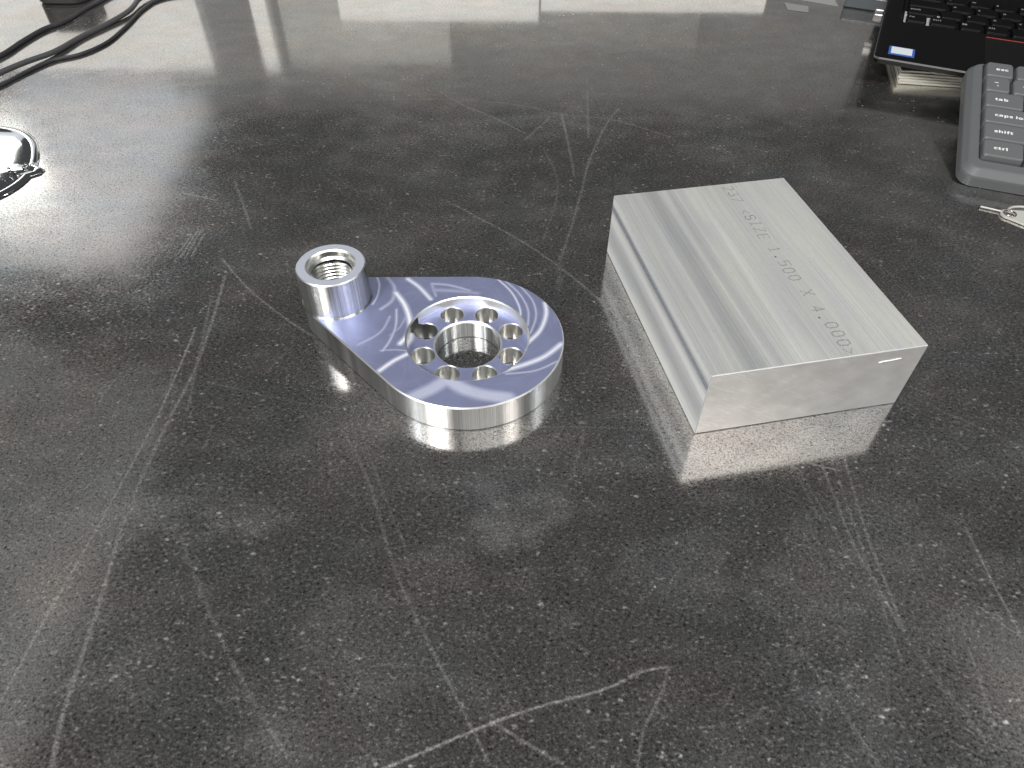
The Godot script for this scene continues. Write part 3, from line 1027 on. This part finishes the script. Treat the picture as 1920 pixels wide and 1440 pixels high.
func make_laptop() -> void:
	var bs := Basis(Vector3.UP, deg_to_rad(-23.8)).scaled(Vector3.ONE * 1.0545)
	var o := thing("black_laptop", "open black laptop with a white and blue sticker on its palm rest", "laptop", Vector3(0.2862, 0.022, -0.5825), bs)
	var body := matte(Color(0.004, 0.004, 0.0045), 0.38)
	var caps := matte(Color(0.003, 0.003, 0.0035), 0.4)
	body.metallic_specular = 0.3
	caps.metallic_specular = 0.3
	var white := matte(Color(0.30, 0.30, 0.30), 0.5)
	var W := 0.33
	var D := 0.228
	var st := begin()
	loft(st, [ring(rounded(0.012, W - 0.012, -D + 0.002, -0.030, 0.004), -0.0124), ring(rounded(0.001, W - 0.001, -D, -0.001, 0.004), -0.0050), ring(rounded(0.0, W, -D, 0.0, 0.004), -0.0020), ring(rounded(0.0006, W - 0.0006, -D + 0.0006, -0.0006, 0.004), -0.0003), ring(rounded(0.0014, W - 0.0014, -D + 0.001, -0.0014, 0.004), 0.0)], false, true)
	# deck round the sunk key well
	var a := ring(rounded(0.0014, W - 0.0014, -D + 0.001, -0.0014, 0.004), 0.0)
	var w0 := ring(rounded(0.0135, W - 0.0135, -0.200, -0.0815, 0.004), 0.0)
	var w1 := ring(rounded(0.0150, W - 0.0150, -0.1985, -0.0830, 0.003), -0.0020)
	for i in a.size():
		var j := (i + 1) % a.size()
		flat(st, a[i], a[j], w0[j], w0[i], Vector3.UP)
		var n: Vector3 = Vector3(W / 2, 0.08, -0.14) - w0[i]
		flat(st, w0[i], w0[j], w1[j], w1[i], n.normalized())
	var ctr := Vector3(W / 2, -0.0020, -0.14)
	for i in w1.size():
		tri(st, [ctr, w1[i], w1[(i + 1) % w1.size()]], [Vector3.UP, Vector3.UP, Vector3.UP], [Vector2(), Vector2(), Vector2()])
	var base := part("base", st.commit(), o, body)
	# highlight round the edge of the deck, painted as a paler strip
	var lipm := matte(Color(0.10, 0.10, 0.102), 0.4)
	st = begin()
	var e0 := ring(rounded(-0.0002, W + 0.0002, -D - 0.0002, 0.0002, 0.004), -0.0016)
	var e1 := ring(rounded(0.0002, W - 0.0002, -D + 0.0002, -0.0002, 0.004), -0.0004)
	for i in e0.size():
		var j := (i + 1) % e0.size()
		var n: Vector3 = (e0[i] + e0[j]) / 2 - Vector3(W / 2, 0, -D / 2)
		n.y = 0.0
		n = Vector3(signf(n.x) if absf(n.x) > W * 0.47 else 0.0, 0.7, signf(n.z) if absf(n.z) > D * 0.45 else 0.0).normalized()
		flat(st, e0[i], e0[j], e1[j], e1[i], n)
	part("edge_highlight", st.commit(), base, lipm)
	part("key_plate", box_mesh(Vector3(0.0305, -0.00175, -0.0985), Vector3(0.029, 0.0004, 0.029), 0.0001), base, matte(Color(0.5, 0.5, 0.5), 0.4))
	var u := 0.01905
	var rows := [[0.0, [[0.95, "Fn"], [1.2, "Ctrl"], [1.0, "win"], [1.0, "Alt"], [5.0, ""]]], [1.0, [[1.35, "Shift"], [1, ""], [1, "Y"], [1, "X"], [1, "C"], [1, "V"], [1, "B"], [1, "N"], [1, "M"]]], [2.0, [[1.75, ""], [1, "A"], [1, "S"], [1, "D"], [1, "F"], [1, "G"], [1, "H"], [1, "J"]]], [3.0, [[1.5, ""], [1, "Q"], [1, "W"], [1, "E"], [1, "R"], [1, "T"]]]]
	var made := {}
	for r in rows:
		var x := 0.0175
		for k in r[1]:
			var w: float = k[0] * u - 0.0022
			if x > 0.20:
				break
			var key := "%.3f" % w
			if not made.has(key):
				made[key] = key_cap(w, u - 0.0024, 0.002, 0.0006, 0.002)
			var cap := part("key", made[key], o, caps)
			cap.position = Vector3(x, 0.0007, -0.0855 - r[0] * u)
			if k[1] == "win":
				for q in [[0, 0], [1, 0], [0, 1], [1, 1]]:
					var pane := part("legend", box_mesh(Vector3(0.0022 + q[0] * 0.0019, 0.00012, -0.0088 - q[1] * 0.0016), Vector3(0.0016, 0.0001, 0.0014), 0.00003), cap, white)
			elif k[1] != "":
				letters(k[1], 0.0036, cap, Vector3(0.0018, 0.00004, -0.0098), white)
			x += k[0] * u
	# palm rest: touchpad with its buttons, sticker
	var pad := part("touchpad", box_mesh(Vector3(0.129, 0.0001, -0.046), Vector3(0.105, 0.0005, 0.060), 0.0001), o, matte(Color(0.004, 0.004, 0.0045), 0.3))
	part("red_line", box_mesh(Vector3(0.128, 0.00045, -0.0745), Vector3(0.101, 0.0003, 0.0013), 0.0001), pad, matte(Color(0.36, 0.035, 0.02), 0.4))
	var stick := part("sticker", box_mesh(Vector3(0.0185, 0.00012, -0.0165), Vector3(0.0185, 0.0003, 0.0165), 0.00005), o, matte(Color(0.05, 0.12, 0.5), 0.35))
	stick.rotation.y = 0.0
	part("sticker_panel", box_mesh(Vector3(0.0185, 0.00034, -0.0172), Vector3(0.0150, 0.0002, 0.0130), 0.00003), stick, matte(Color(0.72, 0.78, 0.8), 0.35))
	# plugs on the left side
	for z in [-0.106, -0.118]:
		part("plug", box_mesh(Vector3(-0.0035, -0.007, z), Vector3(0.007, 0.006, 0.006), 0.0006), o, metal(Color(0.8, 0.8, 0.8), 0.35))
	# lid, standing open behind the keys, beyond the picture
	st = begin()
	var lb := []
	var l := Basis(Vector3.RIGHT, deg_to_rad(-18.0))
	bevel_box(st, Vector3(0, 0, 0), Vector3(W, 0.225, 0.007), 0.002)
	var lid := part("lid", st.commit(), o, body)
	lid.transform = Transform3D(l, Vector3(W / 2, 0.0, -D - 0.002) + l * Vector3(0, 0.1125, 0))

func sheet(st: SurfaceTool, front: Array, back: Array, thick: float) -> void:
	for i in front.size() - 1:
		var t := Vector3(0, thick, 0)
		var a: Vector3 = front[i]
		var b: Vector3 = front[i + 1]
		var c: Vector3 = back[i + 1]
		var d: Vector3 = back[i]
		flat(st, a + t, b + t, c + t, d + t, Vector3.UP)
		flat(st, a, b, c, d, Vector3.DOWN)
		flat(st, a, b, b + t, a + t, (b - a).cross(Vector3.UP).normalized() * -1.0)
		flat(st, d, c, c + t, d + t, (b - a).cross(Vector3.UP).normalized())
	for k in [0, front.size() - 1]:
		var s := -1.0 if k == 0 else 1.0
		flat(st, front[k], back[k], back[k] + Vector3(0, thick, 0), front[k] + Vector3(0, thick, 0), Vector3(s, 0, 0))

func make_surroundings() -> void:
	# paper pad under the laptop
	var paper := matte(Color(0.85, 0.83, 0.74), 0.8)
	var o := thing("paper_pad", "cream paper pad pushed under the front of the laptop", "paper pad", Vector3.ZERO)
	for k in 5:
		var st := begin()
		var fr := []
		var bk := []
		for i in 13:
			var t := i / 12.0
			var x := lerpf(0.3135, 0.420, t)
			var lift := 0.0004 + 0.0017 * k + 0.0008 * sin(t * 4.0 + 1.0) * sin(t * 4.0 + 1.0) * k / 4.0
			fr.append(Vector3(x + 0.0008 * sin(k * 2.1), lift, lerpf(-0.5815, -0.5665, t) - 0.0009 * k + 0.0004 * sin(k * 3.0)))
			bk.append(Vector3(x + 0.03, 0.0004 + 0.0017 * k, lerpf(-0.700, -0.668, t)))
		sheet(st, fr, bk, 0.0016)
		part("sheet", st.commit(), o, paper)

	# cables, top left
	var rubber := matte(Color(0.035, 0.036, 0.042), 0.42)
	var grey := matte(Color(0.075, 0.075, 0.08), 0.45)
	for k in [["-470,-560 -452,-590 -438,-620 -434,-649 -428,-677 -417,-696 -413,-722 -406,-748 -400,-770 -382,-785 -330,-791", 0.0018, 0.0018, rubber, "black cable nearest the left edge, separate from the other two", 0.0],
		["-440,-510 -428,-548 -417,-578 -407,-602 -395,-626 -387,-660 -375,-691 -366,-720 -366,-748 -360,-768 -340,-780 -290,-784", 0.0022, 0.0030, grey, "thickest dark grey cable, middle of the three at the left", 0.0014],
		["-440,-500 -423,-536 -410,-563 -401,-589 -390,-611 -372,-625 -360,-650 -357,-687 -357,-727 -350,-756 -325,-770 -270,-774", 0.0013, 0.0013, rubber, "thin cable bowing out to the right of the thick grey cable", 0.0]]:
		var pts := points(k[0], k[2])
		for i in pts.size():
			pts[i].y = k[2] + k[5] * sin(i * 0.9)
		tag(part("cable", tube(spline(pts, 10), k[1]), self, k[3]), k[4], "cable", "cables lying on the tabletop")
	# dark rounded thing at the top edge
	o = thing("power_adapter", "dark rounded power adapter cut off by the top edge, above the cables", "power adapter", Vector3(-0.442, 0.0003, -0.741))
	var st := begin()
	var outl := rounded(-0.024, 0.024, -0.045, 0.0, 0.014, 8)
	loft(st, [ring(outl, 0.0, -0.002), ring(outl, 0.002), ring(outl, 0.022), ring(outl, 0.026, -0.003)], true, true)
	part("shell", st.commit(), o, matte(Color(0.03, 0.028, 0.028), 0.5))

	# liquid with a dark rim at the left edge
	make_puddle()

	# eject tool at the right edge
	o = thing("sim_eject_tool", "small silver eject tool with a pin and a round hole, right edge", "eject tool", Vector3(0.3140, 0.0004, -0.3905), Basis(Vector3.UP, deg_to_rad(-8.0)))
	var steel := metal(Color(0.62, 0.61, 0.58), 0.42, 0.0, 0.25)
	st = begin()
	var tool_out := []
	for i in 15:
		var a := lerpf(PI * 0.62, PI * 1.52, i / 14.0)
		tool_out.append(Vector2(cos(a), sin(a)) * 0.0052)
	tool_out.append(Vector2(0.030, -0.0052))
	tool_out.append(Vector2(0.030, 0.030))
	var nt := tool_out.size()
	for y in [0.0, 0.0011]:
		var up := Vector3(0, 1 if y > 0.0 else -1, 0)
		for i in nt:
			for s in 4:
				var p: Vector2 = tool_out[i].lerp(tool_out[(i + 1) % nt], s / 4.0)
				var q: Vector2 = tool_out[i].lerp(tool_out[(i + 1) % nt], (s + 1) / 4.0)
				var pi_ := p.normalized() * 0.0037
				var qi := q.normalized() * 0.0037
				flat(st, Vector3(p.x, y, p.y), Vector3(q.x, y, q.y), Vector3(qi.x, y, qi.y), Vector3(pi_.x, y, pi_.y), up)
				if y > 0.0:
					var nn := (q - p).normalized()
					flat(st, Vector3(p.x, 0, p.y), Vector3(q.x, 0, q.y), Vector3(q.x, y, q.y), Vector3(p.x, y, p.y), Vector3(nn.y, 0, -nn.x))
					flat(st, Vector3(pi_.x, 0, pi_.y), Vector3(qi.x, 0, qi.y), Vector3(qi.x, y, qi.y), Vector3(pi_.x, y, pi_.y), Vector3(-p.x, 0, -p.y).normalized())
	part("plate", st.commit(), o, steel)
	st = begin()
	var loop := []
	for i in 25:
		var a := TAU * i / 24.0
		loop.append(Vector3(cos(a) * 0.0036, 0.0012 + 0.0003, sin(a) * 0.0036))
	part("eyelet", tube(loop, 0.00042, 8), o, metal(Color(0.5, 0.47, 0.46), 0.25))
	part("pin", tube([Vector3(-0.0152, 0.0006, -0.0070), Vector3(-0.0147, 0.0006, -0.0068), Vector3(-0.004, 0.0006, -0.0034)], 0.00058, 10), o, steel)
	var bow := []
	for i in 14:
		var a := lerpf(PI * 1.02, PI * 1.75, i / 13.0)
		bow.append(Vector3(0.0115 + cos(a) * 0.0105, 0.0010, -0.0042 + sin(a) * 0.0058))
	part("wire_bow", tube(bow, 0.0008, 8), o, steel)

	# grey dock by the laptop and papers beyond it
	o = thing("docking_station", "grey blue slab lying beside the left side of the laptop", "dock", Vector3(0.3225, 0.0003, -0.7535), Basis(Vector3.UP, deg_to_rad(-24.0)))
	part("shell", box_mesh(Vector3(0.026, 0.006, -0.032), Vector3(0.052, 0.012, 0.064), 0.0012), o, matte(Color(0.085, 0.095, 0.105), 0.4))
	part("seam", box_mesh(Vector3(0.026, 0.0105, 0.0001), Vector3(0.048, 0.0008, 0.0008), 0.0002), o, metal(Color(0.6, 0.6, 0.62), 0.4))
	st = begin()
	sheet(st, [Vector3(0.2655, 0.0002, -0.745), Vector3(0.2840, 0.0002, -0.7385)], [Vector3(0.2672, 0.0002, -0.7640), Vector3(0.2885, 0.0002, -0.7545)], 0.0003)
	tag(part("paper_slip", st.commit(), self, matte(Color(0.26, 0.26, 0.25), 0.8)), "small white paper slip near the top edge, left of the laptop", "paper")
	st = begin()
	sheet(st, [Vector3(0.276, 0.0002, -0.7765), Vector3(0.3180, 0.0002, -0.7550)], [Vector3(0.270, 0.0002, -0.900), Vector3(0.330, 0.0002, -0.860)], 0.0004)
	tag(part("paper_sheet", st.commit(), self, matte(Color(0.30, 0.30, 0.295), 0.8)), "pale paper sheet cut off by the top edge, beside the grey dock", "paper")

	# white cartons standing past the far edge; the table mirrors them
	var card := matte(Color(0.92, 0.92, 0.91), 0.7)
	var dim := matte(Color(0.27, 0.27, 0.265), 0.7)  # for the dark carton, added so the mirrored brightness fades rightward
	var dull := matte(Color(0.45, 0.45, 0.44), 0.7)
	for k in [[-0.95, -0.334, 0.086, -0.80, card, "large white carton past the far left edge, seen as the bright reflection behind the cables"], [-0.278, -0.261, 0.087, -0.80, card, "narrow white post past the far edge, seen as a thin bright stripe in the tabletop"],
		[-0.252, -0.07, 0.083, -0.812, dull, "grey carton past the far edge, seen as the dim reflection right of the dark bar"], [-0.0699, 0.20, 0.066, -0.812, dim, "added dark grey carton past the far edge, giving a faint reflection at the top middle"], [-0.183, 0.025, 0.029, -0.79, card, "low white carton past the far edge, left of two bright reflections at the top"], [0.0265, 0.258, 0.0185, -0.79, card, "lowest white carton past the far edge, right of two bright reflections at the top"]]:
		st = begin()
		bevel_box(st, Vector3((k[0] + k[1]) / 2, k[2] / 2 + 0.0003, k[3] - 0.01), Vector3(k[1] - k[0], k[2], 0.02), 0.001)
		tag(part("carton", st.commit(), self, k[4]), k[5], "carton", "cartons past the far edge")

func make_puddle() -> void:
	var o := thing("liquid_puddle", "mirror bright liquid puddle with a dark rim, cut off by the left edge", "puddle", Vector3(-0.388, 0.0002, -0.436))
	var st := begin()
	var na := 96
	var nr := 26
	var grid := []
	for j in nr + 1:
		var t := float(j) / nr
		t = 1.0 - pow(1.0 - t, 1.7)
		var row := []
		for i in na + 1:
			var a := TAU * i / na
			var rad := 0.064 + 0.004 * sin(2.0 * a + 0.6) + 0.0015 * sin(5.0 * a)
			var off := absf(wrapf(a - 0.03, -PI, PI))
			rad += 0.010 * exp(-pow(off / 0.045, 2.0))
			var h := 0.0020 * (pow(t / 0.93, 7.0) * 0.85 + 0.15) if t < 0.93 else 0.0020 * sqrt(maxf(0.0, 1.0 - pow((t - 0.93) / 0.07, 2.0)))
			row.append(Vector3(cos(a) * rad * t * 0.97, h, sin(a) * rad * t * 1.02))
		grid.append(row)
	for j in nr:
		for i in na:
			var v := [grid[j][i], grid[j][i + 1], grid[j + 1][i + 1], grid[j + 1][i]]
			var nn := []
			for q in [[j, i], [j, i + 1], [j + 1, i + 1], [j + 1, i]]:
				var r0: Vector3 = grid[maxi(q[0] - 1, 0)][q[1]]
				var r1: Vector3 = grid[mini(q[0] + 1, nr)][q[1]]
				var s0: Vector3 = grid[maxi(q[0], 1)][(q[1] + na - 1) % na]
				var s1: Vector3 = grid[maxi(q[0], 1)][(q[1] + 1) % na]
				var nm := (r1 - r0).cross(s1 - s0).normalized()
				nn.append(nm if nm.y > 0.0 else -nm)
			quad(st, v[0], v[1], v[2], v[3], nn[0], nn[1], nn[2], nn[3])
	for i in na:
		tri(st, [Vector3(0, 0, 0), grid[nr][i], grid[nr][i + 1]], [Vector3.DOWN, Vector3.DOWN, Vector3.DOWN], [Vector2(), Vector2(), Vector2()])
	var water := metal(Color(0.74, 0.76, 0.78), 0.05)
	part("liquid", st.commit(), o, water)
	# froth: small bubbles gathered by the right tip
	st = begin()
	for i in 16:
		var a := rng.randfn(0.08, 0.10)
		var d := 0.060 - absf(rng.randfn(0.0, 0.007))
		var c := Vector3(cos(a) * d, 0.0012, sin(a) * d)
		var r := 0.0006 + 0.0016 * rng.randf() * rng.randf()
		for y in 4:
			for x in 10:
				var v := []
				for q in [[y, x], [y, x + 1], [y + 1, x + 1], [y + 1, x]]:
					var la: float = PI / 2 * q[0] / 4.0
					var lo: float = TAU * q[1] / 10.0
					v.append(Vector3(cos(la) * cos(lo), sin(la), cos(la) * sin(lo)))
				quad(st, c + v[0] * r, c + v[1] * r, c + v[2] * r, c + v[3] * r, v[0], v[1], v[2], v[3])
	var f := part("froth", st.commit(), o, metal(Color(0.25, 0.24, 0.25), 0.05, 0.0, 0.9))
	f.set_meta("kind", "stuff")

func _ready() -> void:
	rng.seed = 7
	# camera: a phone held 25 cm above the bench
	var cam := Camera3D.new()
	cam.name = "camera"
	cam.fov = 56.5216
	cam.near = 0.01
	cam.far = 60.0
	add_child(cam)
	cam.transform = Transform3D(Basis(Vector3(0.99996558, 0.00569745, -0.00603134), Vector3(-0.00829687, 0.68667552, -0.7269167), Vector3(0.0, 0.72694172, 0.68669916)), Vector3(0, 0.2544, 0))
	cam.current = true
	var we := WorldEnvironment.new()
	we.name = "environment"
	var env := Environment.new()
	env.background_mode = Environment.BG_COLOR
	env.background_color = Color(AIR * 0.98, AIR * 0.98, AIR).linear_to_srgb()
	env.tonemap_mode = Environment.TONE_MAPPER_LINEAR
	env.tonemap_exposure = 1.0
	env.sdfgi_enabled = true
	env.ssao_enabled = true
	env.ssil_enabled = true
	we.environment = env
	add_child(we)
	# lamps of the workshop, out of the picture, then added dim panels
	var mid := Vector3(0.0, 0.0, -0.28)
	lamp("strong lamp panel behind the camera, to its left", Vector3(-0.8, 1.4, 0.75), Vector3(-0.35, 0.05, -0.7), Vector2(0.5, 0.5), 33.0, Color(1.0, 0.99, 0.97))
	lamp("strong lamp panel behind the camera, to its right", Vector3(1.15, 1.8, 0.55), mid, Vector2(0.4, 0.4), 23.0, Color(1.0, 0.99, 0.97))
	lamp("narrow lamp tube to the left of the camera", Vector3(-1.45, 1.7, 0.45), mid, Vector2(0.12, 0.5), 50.0, Color(0.97, 0.99, 1.0))
	lamp("narrow lamp tube to the right, level with the camera", Vector3(1.7, 1.7, -0.25), mid, Vector2(0.15, 0.5), 20.0, Color(0.97, 0.99, 1.0))
	lamp("wide lamp panel right above the camera", Vector3(0.2, 1.75, 0.2), Vector3(0.1, 0.0, -0.4), Vector2(0.7, 0.3), 20.0, Color(1.0, 1.0, 0.99))
	lamp("large dim panel standing in for an unseen bright area far to the left", Vector3(-2.5, 1.8, -3.7), Vector3(-2.5, 0.0, -3.6), Vector2(1.3, 1.9), 0.6, Color(0.97, 0.98, 1.0))  # added panel, makes the broad pale reflection at the left
	lamp("small glaring lamp far to the left", Vector3(-2.72, 1.79, -3.38), Vector3(-0.35, 0.0, -0.42), Vector2(0.40, 0.40), 5.0, Color(1.0, 0.99, 0.95))
	lamp("dimmest of three added fill panels over the left end of the bench, nearest its middle", Vector3(-1.62, 1.85, -1.0), Vector3(-1.62, 0.0, -1.02), Vector2(0.5, 2.0), 0.04, Color(0.98, 0.99, 1.0))  # first of three stepped panels added to lighten the table at the left
	lamp("middle one of three dim added fill panels over the left end of the bench", Vector3(-2.18, 1.85, -1.1), Vector3(-2.18, 0.0, -1.12), Vector2(0.5, 2.2), 0.075, Color(0.98, 0.99, 1.0))  # added as the middle step of that brightening
	lamp("widest of three dim added fill panels over the left end of the bench, farthest left", Vector3(-2.95, 1.85, -1.1), Vector3(-2.95, 0.0, -1.12), Vector2(0.9, 2.2), 0.11, Color(0.98, 0.99, 1.0))  # outermost added step, lifts the left edge of the table
	lamp("large dim fill panel added over the right end of the bench", Vector3(2.0, 1.85, -0.5), Vector3(2.0, 0.0, -0.55), Vector2(1.1, 1.0), 0.09, Color(1.0, 0.99, 0.97))  # no known fitting; added to lighten the lower right of the tabletop
	lamp("wide dim fill strip added in place of a pale far wall", Vector3(0.1, 1.25, -4.2), Vector3(0.1, 1.0, 0.0), Vector2(4.2, 0.9), 0.045, Color(1.0, 0.99, 0.96))  # added glow, greys the reflection in the far part of the table
	make_tabletop()
	make_block()
	make_bracket()
	make_laptop()
	make_keyboard()
	make_surroundings()

const AIR := 0.07
